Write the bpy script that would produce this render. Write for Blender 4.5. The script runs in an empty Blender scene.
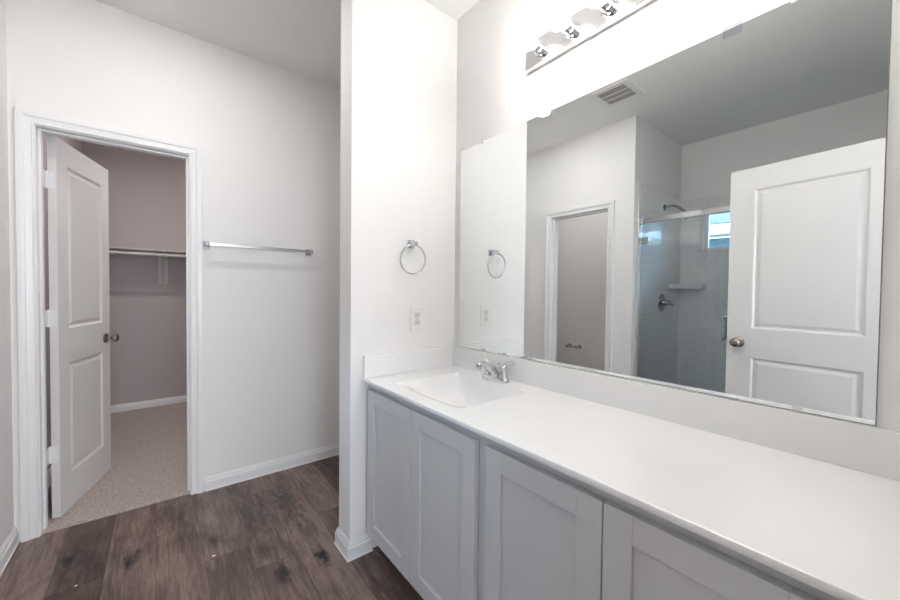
import bpy, bmesh, math, random
from mathutils import Vector, Matrix
random.seed(4)
S = bpy.context.scene
COL = S.collection
PI = math.pi

# ------------------------------------------------------------------ dimensions (metres)
M = 1.296      # mirror wall plane x
LW = -0.56     # left wall plane x
D = 2.68       # closet wall plane y
W = 1.587      # wing wall plane y (face towards the camera)
WE = 0.684     # wing wall free end x
BK = -0.012    # back wall plane y
H = 2.745      # ceiling
T = 0.12       # wall thickness
SX = -1.56     # shower / toilet room far wall x
SY = 1.46      # shower side wall plane y
CB = 4.90      # closet back wall y
CR = 1.20      # closet right wall x
BD = -3.0      # bedroom far wall

# ------------------------------------------------------------------ camera
cam_d = bpy.data.cameras.new('camera')
cam = bpy.data.objects.new('camera', cam_d)
COL.objects.link(cam)
F, YAW, PITCH, ROLL = 364.6, 0.67259, 0.022144, 0.010807
cam_d.sensor_fit = 'HORIZONTAL'
cam_d.sensor_width = 36.0
cam_d.lens = F * 36.0 / 900.0
cam_d.clip_start = 0.02
fwd = Vector((math.sin(YAW) * math.cos(PITCH), math.cos(YAW) * math.cos(PITCH), -math.sin(PITCH)))
rgt = Vector((math.cos(YAW), -math.sin(YAW), 0))
up = rgt.cross(fwd)
r2 = rgt * math.cos(ROLL) + up * math.sin(ROLL)
u2 = up * math.cos(ROLL) - rgt * math.sin(ROLL)
cam.matrix_world = Matrix(((r2.x, u2.x, -fwd.x, 0), (r2.y, u2.y, -fwd.y, 0), (r2.z, u2.z, -fwd.z, 1.245), (0, 0, 0, 1)))
S.camera = cam

# ------------------------------------------------------------------ world, lights, exposure
S.view_settings.view_transform = 'Standard'
S.view_settings.look = 'None'
S.view_settings.gamma = 1.0
S.view_settings.use_curve_mapping = False
S.view_settings.exposure = 0.88
world = bpy.data.worlds.new('sky'); S.world = world; world.use_nodes = True
bg = world.node_tree.nodes['Background']
bg.inputs[0].default_value = (0.55, 0.77, 1.0, 1); bg.inputs[1].default_value = 17.0

BULB_W, CAN_W, CLOSET_W, BED_W = 25.0, 145.0, 225.0, 80.0

def area(name, loc, rot, sx, sy, power, color=(1, 1, 1), portal=False):
    l = bpy.data.lights.new(name, 'AREA'); l.shape = 'RECTANGLE'; l.size = sx; l.size_y = sy
    l.energy = power; l.color = color
    if portal: l.cycles.is_portal = True
    o = bpy.data.objects.new(name, l); o.location = loc; o.rotation_euler = rot; COL.objects.link(o)
    return o
area('bedroom_fill', (0.3, BD + 0.12, 1.45), (PI / 2, 0, 0), 2.2, 1.5, BED_W, (0.88, 0.93, 1.0))  # added fill panel standing in for daylight from the unseen bedroom
area('shower_window_portal', (SX - T - 0.02, 0.94, 1.875), (0, -PI / 2, 0), 0.44, 0.66, 1, portal=True)

# ------------------------------------------------------------------ materials
def mat(name, color, rough=0.5, metal=0.0, bump=None, spec=None, coat=0.0):
    m = bpy.data.materials.new(name); m.use_nodes = True
    nt = m.node_tree; b = nt.nodes['Principled BSDF']
    b.inputs['Base Color'].default_value = (*color, 1); b.inputs['Roughness'].default_value = rough
    b.inputs['Metallic'].default_value = metal
    if spec is not None: b.inputs['Specular IOR Level'].default_value = spec
    if coat: b.inputs['Coat Weight'].default_value = coat; b.inputs['Coat Roughness'].default_value = 0.05
    tc = nt.nodes.new('ShaderNodeTexCoord')
    n = nt.nodes.new('ShaderNodeTexNoise'); n.inputs['Detail'].default_value = 3
    nt.links.new(tc.outputs['Object'], n.inputs['Vector'])
    if bump:
        n.inputs['Scale'].default_value = bump[0]
        bp = nt.nodes.new('ShaderNodeBump'); bp.inputs['Strength'].default_value = bump[1]; bp.inputs['Distance'].default_value = bump[2]
        nt.links.new(n.outputs['Fac'], bp.inputs['Height']); nt.links.new(bp.outputs['Normal'], b.inputs['Normal'])
    else:
        n.inputs['Scale'].default_value = 40
        mr = nt.nodes.new('ShaderNodeMapRange'); mr.inputs['To Min'].default_value = max(rough - 0.02, 0); mr.inputs['To Max'].default_value = rough + 0.02
        nt.links.new(n.outputs['Fac'], mr.inputs['Value']); nt.links.new(mr.outputs['Result'], b.inputs['Roughness'])
    return m

def emis(name, color, strength):
    m = bpy.data.materials.new(name); m.use_nodes = True; nt = m.node_tree
    for n in list(nt.nodes): nt.nodes.remove(n)
    e = nt.nodes.new('ShaderNodeEmission'); o = nt.nodes.new('ShaderNodeOutputMaterial')
    e.inputs[0].default_value = (*color, 1); e.inputs[1].default_value = strength
    nt.links.new(e.outputs[0], o.inputs[0]); return m

m_wall = mat('wall_paint', (0.87, 0.86, 0.85), 0.6, bump=(95, 0.30, 0.0022), spec=0.3)
m_ceil = mat('ceiling_paint', (0.90, 0.89, 0.885), 0.8, bump=(70, 0.5, 0.004), spec=0.2)
m_closet = mat('closet_paint', (0.52, 0.475, 0.485), 0.7, bump=(110, 0.25, 0.002), spec=0.3)
m_trim = mat('trim_paint', (0.86, 0.86, 0.87), 0.32)
m_door = mat('door_paint', (0.80, 0.79, 0.785), 0.38)
m_cab = mat('cabinet_paint', (0.59, 0.582, 0.588), 0.4)
m_kick = mat('toe_kick_shaded', (0.30, 0.29, 0.30), 0.7)  # shade of the recess put into this darker colour
m_chrome = mat('chrome', (0.62, 0.63, 0.65), 0.07, 1.0)
m_chrome2 = mat('chrome_dark_reflection', (0.34, 0.37, 0.41), 0.08, 1.0)  # darker copy of chrome, dark reflections put into its colour
m_mount = mat('satin_chrome', (0.42, 0.42, 0.43), 0.45, 1.0)
m_steel = mat('brushed_steel', (0.60, 0.60, 0.62), 0.22, 1.0)
m_nickel = mat('satin_nickel_knob', (0.36, 0.33, 0.29), 0.25, 1.0)
m_plastic = mat('white_plastic', (0.85, 0.84, 0.82), 0.35)
m_dark = mat('dark_slot', (0.03, 0.03, 0.03), 0.7)
m_slot = mat('outlet_slot', (0.25, 0.24, 0.23), 0.6)
m_gap_shade = mat('vent_gap_shade', (0.02, 0.02, 0.02), 0.8)
m_marble = mat('cultured_marble', (0.885, 0.88, 0.875), 0.14, coat=0.4)
m_mirror = mat('mirror_silver', (0.86, 0.885, 0.885), 0.0, 1.0)
m_mirror.node_tree.nodes['Principled BSDF'].inputs['Roughness'].default_value = 0.0
for l in list(m_mirror.node_tree.links):
    if l.to_socket.name == 'Roughness': m_mirror.node_tree.links.remove(l)
m_medge = mat('mirror_edge_gap_shade', (0.25, 0.30, 0.29), 0.3)
m_wire = mat('shelf_white', (0.66, 0.63, 0.63), 0.5)
m_bulb = emis('bulb_glow', (1.0, 0.965, 0.925), BULB_W)
m_can = emis('downlight_glow', (1.0, 0.955, 0.91), CAN_W)
m_cglow = emis('closet_light_glow', (1.0, 0.93, 0.89), CLOSET_W)
m_roof = mat('roof_shingle', (0.12, 0.2, 0.3), 0.9)
m_fascia = mat('fascia_white', (0.30, 0.30, 0.30), 0.6)
m_siding = mat('neighbour_siding', (0.008, 0.016, 0.018), 0.8)

def bands(m, scale, c1, c2, axis='z'):
    nt = m.node_tree; b = nt.nodes['Principled BSDF']; tc = nt.nodes.new('ShaderNodeTexCoord')
    mp = nt.nodes.new('ShaderNodeMapping'); mp.inputs['Scale'].default_value = (1, 3, scale)
    n = nt.nodes.new('ShaderNodeTexNoise'); n.inputs['Scale'].default_value = 1.0; n.inputs['Detail'].default_value = 4
    cr = nt.nodes.new('ShaderNodeValToRGB'); cr.color_ramp.elements[0].position = 0.4; cr.color_ramp.elements[1].position = 0.62
    cr.color_ramp.elements[0].color = (*c1, 1); cr.color_ramp.elements[1].color = (*c2, 1)
    nt.links.new(tc.outputs['Object'], mp.inputs['Vector']); nt.links.new(mp.outputs[0], n.inputs['Vector'])
    nt.links.new(n.outputs['Fac'], cr.inputs['Fac']); nt.links.new(cr.outputs['Color'], b.inputs['Base Color'])
bands(m_siding, 9, (0.006, 0.024, 0.036), (0.030, 0.060, 0.075))
bands(m_roof, 16, (0.005, 0.012, 0.020), (0.014, 0.023, 0.028))

def tile_mat(name, axes):
    m = mat(name, (0.8, 0.8, 0.8), 0.12, coat=0.3)
    nt = m.node_tree; b = nt.nodes['Principled BSDF']
    tc = nt.nodes.new('ShaderNodeTexCoord'); sp = nt.nodes.new('ShaderNodeSeparateXYZ'); cb = nt.nodes.new('ShaderNodeCombineXYZ')
    nt.links.new(tc.outputs['Object'], sp.inputs[0])
    nt.links.new(sp.outputs[axes[0]], cb.inputs[0]); nt.links.new(sp.outputs[axes[1]], cb.inputs[1])
    br = nt.nodes.new('ShaderNodeTexBrick'); nt.links.new(cb.outputs[0], br.inputs['Vector'])
    br.inputs['Color1'].default_value = (0.87, 0.865, 0.85, 1); br.inputs['Color2'].default_value = (0.84, 0.835, 0.825, 1)
    br.inputs['Mortar'].default_value = (0.70, 0.69, 0.68, 1)
    br.inputs['Scale'].default_value = 1.0; br.inputs['Mortar Size'].default_value = 0.0022; br.inputs['Mortar Smooth'].default_value = 0.3
    br.inputs['Brick Width'].default_value = 0.152; br.inputs['Row Height'].default_value = 0.076
    nt.links.new(br.outputs['Color'], b.inputs['Base Color'])
    bp = nt.nodes.new('ShaderNodeBump'); bp.invert = True; bp.inputs['Strength'].default_value = 0.5; bp.inputs['Distance'].default_value = 0.002
    nt.links.new(br.outputs['Fac'], bp.inputs['Height']); nt.links.new(bp.outputs['Normal'], b.inputs['Normal'])
    return m
m_tile_x = tile_mat('subway_tile_side', ('X', 'Z'))
m_tile_y = tile_mat('subway_tile_far', ('Y', 'Z'))
m_tile_p = mat('tile_trim', (0.80, 0.79, 0.775), 0.15, coat=0.3)

def glass_mat(name, tint):
    m = bpy.data.materials.new(name); m.use_nodes = True; nt = m.node_tree
    for n in list(nt.nodes): nt.nodes.remove(n)
    o = nt.nodes.new('ShaderNodeOutputMaterial'); t = nt.nodes.new('ShaderNodeBsdfTransparent'); g = nt.nodes.new('ShaderNodeBsdfGlossy')
    mx = nt.nodes.new('ShaderNodeMixShader'); fr = nt.nodes.new('ShaderNodeFresnel'); fr.inputs[0].default_value = 1.5
    t.inputs[0].default_value = (*tint, 1); g.inputs['Roughness'].default_value = 0.0
    nt.links.new(fr.outputs[0], mx.inputs[0]); nt.links.new(t.outputs[0], mx.inputs[1]); nt.links.new(g.outputs[0], mx.inputs[2])
    nt.links.new(mx.outputs[0], o.inputs[0]); return m
m_glass = glass_mat('shower_glass', (0.97, 0.99, 1.0))
m_pane = glass_mat('window_glass', (0.95, 0.98, 1.0))
m_clip = glass_mat('clear_plastic', (0.97, 0.98, 1.0))

def floor_mat():
    m = bpy.data.materials.new('vinyl_plank'); m.use_nodes = True; nt = m.node_tree; b = nt.nodes['Principled BSDF']
    N = nt.nodes.new; L = nt.links.new
    tc = N('ShaderNodeTexCoord'); sp = N('ShaderNodeSeparateXYZ'); L(tc.outputs['Object'], sp.inputs[0])
    def math_(op, a, bb=None, c=None):
        n = N('ShaderNodeMath'); n.operation = op
        for i, v in enumerate((a, bb, c)):
            if v is None: continue
            if isinstance(v, (int, float)): n.inputs[i].default_value = v
            else: L(v, n.inputs[i])
        return n.outputs[0]
    px = math_('DIVIDE', math_('ADD', sp.outputs['X'], 10.17), 0.175)
    ix = math_('FLOOR', px); fx = math_('FRACT', px)
    wn = N('ShaderNodeTexWhiteNoise'); wn.noise_dimensions = '1D'; L(ix, wn.inputs['W'])
    offs = math_('MULTIPLY', wn.outputs['Value'], 1.0)
    for col, val in ((59, 0.189), (58, 0.902), (61, 0.80), (60, 0.344), (57, 0.60), (62, 0.15)):
        c_ = math_('COMPARE', ix, float(col), 0.3)
        offs = math_('ADD', math_('MULTIPLY', offs, math_('SUBTRACT', 1.0, c_)), math_('MULTIPLY', c_, val))
    py = math_('ADD', math_('DIVIDE', math_('ADD', sp.outputs['Y'], 10.0), 1.22), offs)
    iy = math_('FLOOR', py); fy = math_('FRACT', py)
    cb = N('ShaderNodeCombineXYZ'); L(ix, cb.inputs[0]); L(iy, cb.inputs[1])
    w2 = N('ShaderNodeTexWhiteNoise'); w2.noise_dimensions = '2D'; L(cb.outputs[0], w2.inputs['Vector'])
    # grain coordinates, shifted per plank
    gc = N('ShaderNodeCombineXYZ')
    L(math_('MULTIPLY', sp.outputs['X'], 1.0), gc.inputs[0]); L(sp.outputs['Y'], gc.inputs[1]); L(math_('MULTIPLY', w2.outputs['Value'], 40.0), gc.inputs[2])
    def noise(scale, sc, det, dist=0.0, rough=0.55):
        mp = N('ShaderNodeMapping'); mp.inputs['Scale'].default_value = sc; L(gc.outputs[0], mp.inputs['Vector'])
        n = N('ShaderNodeTexNoise'); n.inputs['Scale'].default_value = scale; n.inputs['Detail'].default_value = det
        n.inputs['Distortion'].default_value = dist; n.inputs['Roughness'].default_value = rough
        L(mp.outputs[0], n.inputs['Vector']); return n.outputs['Fac']
    fine = noise(1.0, (70, 5, 1), 6, 1.2, 0.7)
    cloud = noise(1.0, (7, 2.6, 1), 4, 0.8)
    ring = noise(1.0, (26, 2.4, 1), 3, 1.6)
    t = math_('MULTIPLY_ADD', w2.outputs['Value'], 0.62, -0.12)
    t = math_('MULTIPLY_ADD', math_('SUBTRACT', fine, 0.5), 1.3, t)
    t = math_('MULTIPLY_ADD', math_('SUBTRACT', cloud, 0.5), 1.25, t)
    t = math_('MULTIPLY_ADD', math_('SUBTRACT', ring, 0.5), 0.7, t)
    t = math_('ADD', t, 0.24)
    cr = N('ShaderNodeValToRGB'); L(t, cr.inputs[0])
    e = cr.color_ramp.elements; e[0].position = 0.0; e[0].color = (0.050, 0.032, 0.028, 1); e[1].position = 1.0; e[1].color = (0.33, 0.24, 0.205, 1)
    k = e.new(0.45); k.color = (0.135, 0.092, 0.079, 1)
    # knots
    mp = N('ShaderNodeMapping'); mp.inputs['Scale'].default_value = (4.2, 1.9, 1); L(gc.outputs[0], mp.inputs['Vector'])
    vo = N('ShaderNodeTexVoronoi'); vo.inputs['Scale'].default_value = 1.0; L(mp.outputs[0], vo.inputs['Vector'])
    warp = noise(1.0, (30, 14, 1), 3)
    kd = math_('MULTIPLY_ADD', math_('SUBTRACT', warp, 0.5), 0.22, vo.outputs['Distance'])
    kr = N('ShaderNodeMapRange'); L(kd, kr.inputs['Value']); kr.inputs['From Min'].default_value = 0.02; kr.inputs['From Max'].default_value = 0.17
    kr.inputs['To Min'].default_value = 0.45; kr.inputs['To Max'].default_value = 1.0
    kk = kr.outputs['Result']
    w3 = noise(1.0, (38, 22, 1), 4)
    for kx, ky, ka, kb, st in ((-0.116, 2.18, 0.022, 0.045, 0.97), (-0.085, 2.25, 0.010, 0.02, 0.6), (-0.333, 2.356, 0.02, 0.035, 0.9), (0.418, 1.684, 0.024, 0.05, 0.98), (0.593, 1.68, 0.026, 0.055, 0.98), (0.196, 2.116, 0.022, 0.04, 0.55),
                           (0.585, 2.25, 0.05, 0.20, 0.60), (0.41, 2.20, 0.055, 0.22, 0.50), (-0.33, 2.40, 0.045, 0.25, 0.40), (0.04, 2.52, 0.06, 0.16, 0.45), (0.60, 1.90, 0.03, 0.1, 0.35), (-0.36, 2.02, 0.012, 0.03, 0.6), (-0.15, 1.95, 0.05, 0.16, 0.25)):
        dx_ = math_('DIVIDE', math_('SUBTRACT', sp.outputs['X'], kx), ka); dy_ = math_('DIVIDE', math_('SUBTRACT', sp.outputs['Y'], ky), kb)
        dd_ = math_('SQRT', math_('ADD', math_('MULTIPLY', dx_, dx_), math_('MULTIPLY', dy_, dy_)))
        dd_ = math_('MULTIPLY_ADD', math_('SUBTRACT', w3, 0.5), 3.0, dd_)
        q_ = N('ShaderNodeMapRange'); q_.interpolation_type = 'SMOOTHSTEP'; L(dd_, q_.inputs['Value']); q_.inputs['From Min'].default_value = 0.1; q_.inputs['From Max'].default_value = 1.7
        q_.inputs['To Min'].default_value = 1.0 - st; q_.inputs['To Max'].default_value = 1.0
        kk = math_('MULTIPLY', kk, q_.outputs['Result'])
    # seams
    ex = math_('MINIMUM', fx, math_('SUBTRACT', 1.0, fx)); ey = math_('MINIMUM', fy, math_('SUBTRACT', 1.0, fy))
    sx = math_('GREATER_THAN', ex, 0.007); sy = math_('GREATER_THAN', ey, 0.0011)
    seam = math_('MULTIPLY_ADD', math_('MULTIPLY', sx, sy), 0.45, 0.55)
    mul = math_('MULTIPLY', seam, kk)
    mx = N('ShaderNodeMix'); mx.data_type = 'RGBA'; mx.blend_type = 'MULTIPLY'; mx.inputs['Factor'].default_value = 1.0
    L(cr.outputs['Color'], mx.inputs['A']); L(mul, mx.inputs['B']); L(mx.outputs['Result'], b.inputs['Base Color'])
    b.inputs['Roughness'].default_value = 0.42
    bp = N('ShaderNodeBump'); bp.inputs['Strength'].default_value = 0.25; bp.inputs['Distance'].default_value = 0.0015
    L(math_('MULTIPLY_ADD', fine, 0.5, seam), bp.inputs['Height']); L(bp.outputs['Normal'], b.inputs['Normal'])
    return m
m_floor = floor_mat()

def carpet_mat():
    m = mat('carpet', (0.5, 0.42, 0.38), 0.95, bump=(260, 1.0, 0.012), spec=0.1)
    nt = m.node_tree; b = nt.nodes['Principled BSDF']
    n = nt.nodes.new('ShaderNodeTexNoise'); n.inputs['Scale'].default_value = 75; n.inputs['Detail'].default_value = 6; n.inputs['Roughness'].default_value = 0.75
    tc = nt.nodes.new('ShaderNodeTexCoord'); nt.links.new(tc.outputs['Object'], n.inputs['Vector'])
    cr = nt.nodes.new('ShaderNodeValToRGB'); cr.color_ramp.elements[0].position = 0.33; cr.color_ramp.elements[1].position = 0.68
    cr.color_ramp.elements[0].color = (0.50, 0.41, 0.37, 1); cr.color_ramp.elements[1].color = (0.86, 0.77, 0.72, 1)
    nt.links.new(n.outputs['Fac'], cr.inputs[0]); nt.links.new(cr.outputs['Color'], b.inputs['Base Color'])
    return m
m_carpet = carpet_mat()

# ------------------------------------------------------------------ mesh helpers
def box(bm, x0, x1, y0, y1, z0, z1, bev=0.0):
    v = [bm.verts.new(p) for p in ((x0, y0, z0), (x1, y0, z0), (x1, y1, z0), (x0, y1, z0), (x0, y0, z1), (x1, y0, z1), (x1, y1, z1), (x0, y1, z1))]
    fs = [bm.faces.new([v[i] for i in f]) for f in ((0, 3, 2, 1), (4, 5, 6, 7), (0, 1, 5, 4), (1, 2, 6, 5), (2, 3, 7, 6), (3, 0, 4, 7))]
    if bev:
        es = list({e for f in fs for e in f.edges})
        bmesh.ops.bevel(bm, geom=es, offset=bev, segments=2, affect='EDGES', profile=0.6)

def frame_axes(d):
    d = d.normalized(); a = Vector((0, 0, 1)) if abs(d.z) < 0.9 else Vector((1, 0, 0))
    u = d.cross(a).normalized(); return u, d.cross(u).normalized()

def tube(bm, pts, rad, seg=16, cap=True, closed=False):
    pts = [Vector(p) for p in pts]; n = len(pts)
    rs = rad if isinstance(rad, (list, tuple)) else [rad] * n
    rings = []; u = None
    for i, p in enumerate(pts):
        if closed: d = pts[(i + 1) % n] - pts[i - 1]
        else: d = pts[min(i + 1, n - 1)] - pts[max(i - 1, 0)]
        d.normalize()
        if u is None: u, v = frame_axes(d)
        else:
            u = (u - d * u.dot(d)).normalized(); v = d.cross(u)
        rings.append([bm.verts.new(p + (u * math.cos(2 * PI * k / seg) + v * math.sin(2 * PI * k / seg)) * rs[i]) for k in range(seg)])
    for i in range(n if closed else n - 1):
        a, b = rings[i], rings[(i + 1) % n]
        for k in range(seg):
            bm.faces.new((a[k], a[(k + 1) % seg], b[(k + 1) % seg], b[k]))
    if cap and not closed:
        bm.faces.new(rings[0][::-1]); bm.faces.new(rings[-1])

def lathe(bm, origin, axis, prof, seg=24):
    """prof: (distance along axis, radius)"""
    o = Vector(origin); a = Vector(axis).normalized(); u, v = frame_axes(a); rings = []
    for h, r in prof:
        r = max(r, 1e-4)
        rings.append([bm.verts.new(o + a * h + (u * math.cos(2 * PI * k / seg) + v * math.sin(2 * PI * k / seg)) * r) for k in range(seg)])
    for i in range(len(rings) - 1):
        for k in range(seg):
            bm.faces.new((rings[i][k], rings[i][(k + 1) % seg], rings[i + 1][(k + 1) % seg], rings[i + 1][k]))
    bm.faces.new(rings[0][::-1]); bm.faces.new(rings[-1])

def obj(name, bm, material, parent=None, smooth=False, bevel=0.0):
    bmesh.ops.recalc_face_normals(bm, faces=bm.faces)
    me = bpy.data.meshes.new(name); bm.to_mesh(me); bm.free()
    me.materials.append(material)
    o = bpy.data.objects.new(name, me); COL.objects.link(o)
    if parent is not None: o.parent = parent; 
    if smooth:
        for p in me.polygons: p.use_smooth = True
        me.set_sharp_from_angle(angle=math.radians(38))
    if bevel:
        md = o.modifiers.new('bevel', 'BEVEL'); md.width = bevel; md.segments = 2; md.limit_method = 'ANGLE'
    return o

def tag(o, label, cat, group=None, kind=None):
    o['label'] = label; o['category'] = cat
    if group: o['group'] = group
    if kind: o['kind'] = kind
    return o

def empty(name, loc, label, cat, group=None, kind=None, rz=0.0):
    o = bpy.data.objects.new(name, None); COL.objects.link(o); o.location = loc; o.rotation_euler = (0, 0, rz); o.empty_display_size = 0.05
    return tag(o, label, cat, group, kind)

def boxes(name, lst, material, label=None, cat=None, parent=None, bevel=0.0, kind=None, plabel=None):
    bm = bmesh.new()
    for b in lst: box(bm, *b)
    o = obj(name, bm, material, parent, bevel=bevel)
    if label: tag(o, label, cat, kind=kind)
    if plabel: o['label'] = plabel
    return o

# ------------------------------------------------------------------ floor and ceiling
boxes('floor', [(SX - 1.0, M + 1.5, BD - T, D + 0.01, -0.1, 0.0)], m_floor, 'dark brown wood-look plank floor of the bathroom', 'floor', kind='structure')
boxes('floor_closet', [(SX - 1.0, M + 1.5, D + 0.01, CB + T, -0.1, 0.0)], m_closet, 'floor slab under the closet carpet', 'floor', kind='structure')
bm = bmesh.new(); nx, ny = 120, 150
x0, x1, y0, y1 = LW + 0.001, CR - 0.001, D + 0.012, CB - 0.001
vs = [[None] * (ny + 1) for _ in range(nx + 1)]
OX0, OX1 = -0.471, 0.138
for i in range(nx + 1):
    for j in range(ny + 1):
        x = x0 + (x1 - x0) * i / nx; y = y0 + (y1 - y0) * (j / ny) ** 1.15
        z = 0.010 + random.random() * 0.004 - (0.006 if j == 0 else 0)
        vs[i][j] = bm.verts.new((x, y, z))
for i in range(nx):
    for j in range(ny):
        cx = (vs[i][j].co.x + vs[i + 1][j].co.x) / 2
        if vs[i][j + 1].co.y < D + T + 0.004 and not (OX0 < cx < OX1): continue
        bm.faces.new((vs[i][j], vs[i + 1][j], vs[i + 1][j + 1], vs[i][j + 1]))
for v in [v for v in bm.verts if not v.link_faces]: bm.verts.remove(v)
bnd = [e for e in bm.edges if e.is_boundary]
r = bmesh.ops.extrude_edge_only(bm, edges=bnd)
for v in [g for g in r['geom'] if isinstance(g, bmesh.types.BMVert)]: v.co.z = 0.0005
tag(obj('carpet', bm, m_carpet), 'pinkish beige carpet covering the closet floor', 'carpet', kind='stuff')

boxes('ceiling', [(SX - 1.0, M + 1.5, BD - T, CB + T, H, H + 0.1)], m_ceil, 'white textured ceiling over the bathroom', 'ceiling', kind='structure')

# ------------------------------------------------------------------ walls
boxes('wall_right', [(M, M + T, BK - T, D + T, 0, H)], m_wall, 'white wall behind the vanity and mirror', 'wall', kind='structure')
boxes('wall_wing', [(WE, M, W, W + 0.13, 0, H)], m_wall, 'white wing wall at the far end of the vanity', 'wall', kind='structure')
CO_T = 2.038
boxes('wall_front', [(LW - 0.001, OX0 - 0.018, D, D + T, 0, H), (OX1 + 0.018, M, D, D + T, 0, H), (OX0 - 0.018, OX1 + 0.018, D, D + T, CO_T + 0.018, H)],
      m_wall, 'white wall with the closet doorway and the towel bar', 'wall', kind='structure')
TO0, TO1, TO_T = 1.690, 2.290, 2.005   # toilet-room doorway in left wall
boxes('wall_left', [(LW - T, LW, SY, TO0 - 0.018, 0, H), (LW - T, LW, TO1 + 0.018, D + T, 0, H), (LW - T, LW, TO0 - 0.018, TO1 + 0.018, TO_T + 0.018, H)],
      m_wall, 'white wall on the left with the toilet-room doorway', 'wall', kind='structure')
BO0, BO1, BO_T = -0.272, 0.475, 2.04
boxes('wall_back', [(SX, BO0 - 0.018, BK - T, BK, 0, H), (BO1 + 0.018, M, BK - T, BK, 0, H), (BO0 - 0.018, BO1 + 0.018, BK - T, BK, BO_T + 0.018, H)],
      m_wall, 'white wall with the entry doorway the view is taken from', 'wall', kind='structure')
# shower and toilet room
TZ = 2.19
boxes('wall_shower_side', [(SX, LW - T, SY, SY + T, 0, H)], m_wall, 'painted wall between the shower and the toilet room', 'wall', kind='structure')
WY0, WY1, WZ0, WZ1 = 0.62, 1.275, 1.665, 2.085
boxes('wall_shower_far', [(SX - T, SX, BK - T, WY0, 0, H), (SX - T, SX, WY1, SY + T, 0, H), (SX - T, SX, WY0, WY1, 0, WZ0), (SX - T, SX, WY0, WY1, WZ1, H)],
      m_wall, 'outer wall of the shower with the small high window', 'wall', kind='structure')
tt = 0.010
boxes('wall_tile_side', [(SX + tt, LW - 0.075, SY - tt, SY - 0.0003, 0.03, TZ)], m_tile_x, 'white subway tile on the shower wall behind the shower head', 'tile', kind='structure')
boxes('wall_tile_near', [(SX + tt, LW - 0.075, BK + 0.0003, BK + tt, 0.03, TZ)], m_tile_x, 'white subway tile on the near end of the shower', 'tile', kind='structure')
boxes('wall_tile_far', [(SX + 0.0003, SX + tt, BK, WY0, 0.03, TZ), (SX + 0.0003, SX + tt, WY1, SY, 0.03, TZ), (SX + 0.0003, SX + tt, WY0, WY1, 0.03, WZ0), (SX + 0.0003, SX + tt, WY0, WY1, WZ1, TZ)],
      m_tile_y, 'white subway tile on the shower wall around the window', 'tile', kind='structure')
boxes('trim_1', [(LW - 0.074, LW - 0.060, SY - 0.012, SY - 0.0003, 0.1, TZ + 0.01)], m_tile_p, 'thin white edge trim where the shower tile stops', 'trim', kind='structure', bevel=0.003)
TE = 3.3
boxes('wall_toilet_far', [(SX - T, SX, SY + T, TE + T, 0, H)], m_wall, 'plain wall of the toilet room behind the paper holder', 'wall', kind='structure')
boxes('wall_toilet_end', [(SX, LW - T, TE, TE + T, 0, H)], m_wall, 'end wall of the toilet room beside the closet', 'wall', kind='structure')
# closet
boxes('wall_closet_back', [(LW - T, CR + T, CB, CB + T, 0, H)], m_closet, 'mauve-grey closet wall behind the shelf', 'wall', kind='structure')
boxes('wall_closet_left', [(LW - T, LW, D + T, CB, 0, H)], m_closet, 'mauve-grey closet wall behind the open door', 'wall', kind='structure')
boxes('wall_closet_right', [(CR, CR + T, D + T, CB, 0, H)], m_closet, 'mauve-grey closet wall on the right, out of view', 'wall', kind='structure')
# bedroom beyond the entry door (behind the viewpoint)
boxes('wall_bedroom', [(-2.4, 2.6, BD - T, BD, 0, H), (-2.4 - T, -2.4, BD, BK - T, 0, H), (2.6, 2.6 + T, BD, BK - T, 0, H), (-2.4, SX, BK - T, BK - 0.02, 0, H), (M + T, 2.6, BK - T, BK - 0.02, 0, H)],
      m_wall, 'white walls of the bedroom behind the viewpoint', 'wall', kind='structure')

# ------------------------------------------------------------------ baseboards
def baseboard(name, segs, label, h=0.083, t=0.014):
    """segs: (p0, p1, normal, e0, e1) straight runs; e0/e1 mitre shifts along the run per unit thickness"""
    prof = [(0, 0), (t + 0.004, 0), (t + 0.004, 0.004), (t, 0.007), (t, h * 0.66), (t * 0.72, h * 0.74), (t * 0.66, h * 0.84), (t * 0.35, h * 0.95), (t * 0.3, h), (0, h)]
    bm = bmesh.new()
    for p0, p1, n, e0, e1 in segs:
        p0 = Vector(p0 + (0,)); p1 = Vector(p1 + (0,)); n = Vector(n + (0,)); d = (p1 - p0).normalized()
        A = [bm.verts.new(p0 + n * (a + 0.0003) + d * (-e0 * a) + Vector((0, 0, z))) for a, z in prof]
        B = [bm.verts.new(p1 + n * (a + 0.0003) + d * (e1 * a) + Vector((0, 0, z))) for a, z in prof]
        k = len(prof)
        for i in range(k): bm.faces.new((A[i], A[(i + 1) % k], B[(i + 1) % k], B[i]))
        bm.faces.new(A[::-1]); bm.faces.new(B)
    return tag(obj(name, bm, m_trim), label, 'baseboard', kind='structure')
CAS = 0.066
baseboard('baseboard_front', [((OX1 + CAS + 0.004, D), (M, D), (0, -1), 0, 0)], 'white baseboard under the towel bar')
baseboard('baseboard_left', [((LW, TO1 + CAS + 0.004), (LW, D), (1, 0), 0, 0), ((LW, SY), (LW, TO0 - CAS - 0.004), (1, 0), 0, 0)], 'white baseboard along the left wall')
baseboard('baseboard_wing', [((WE, W), (0.792, W), (0, -1), 1, 0), ((WE, W), (WE, W + 0.13), (-1, 0), 1, 1), ((WE, W + 0.13), (M, W + 0.13), (0, 1), 1, 0)], 'white baseboard wrapping the foot of the wing wall')
baseboard('baseboard_closet', [((LW, CB), (CR, CB), (0, -1), 0, 0), ((LW, D + T), (LW, CB), (1, 0), 0, 0)], 'white baseboard along the back of the closet')

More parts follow.
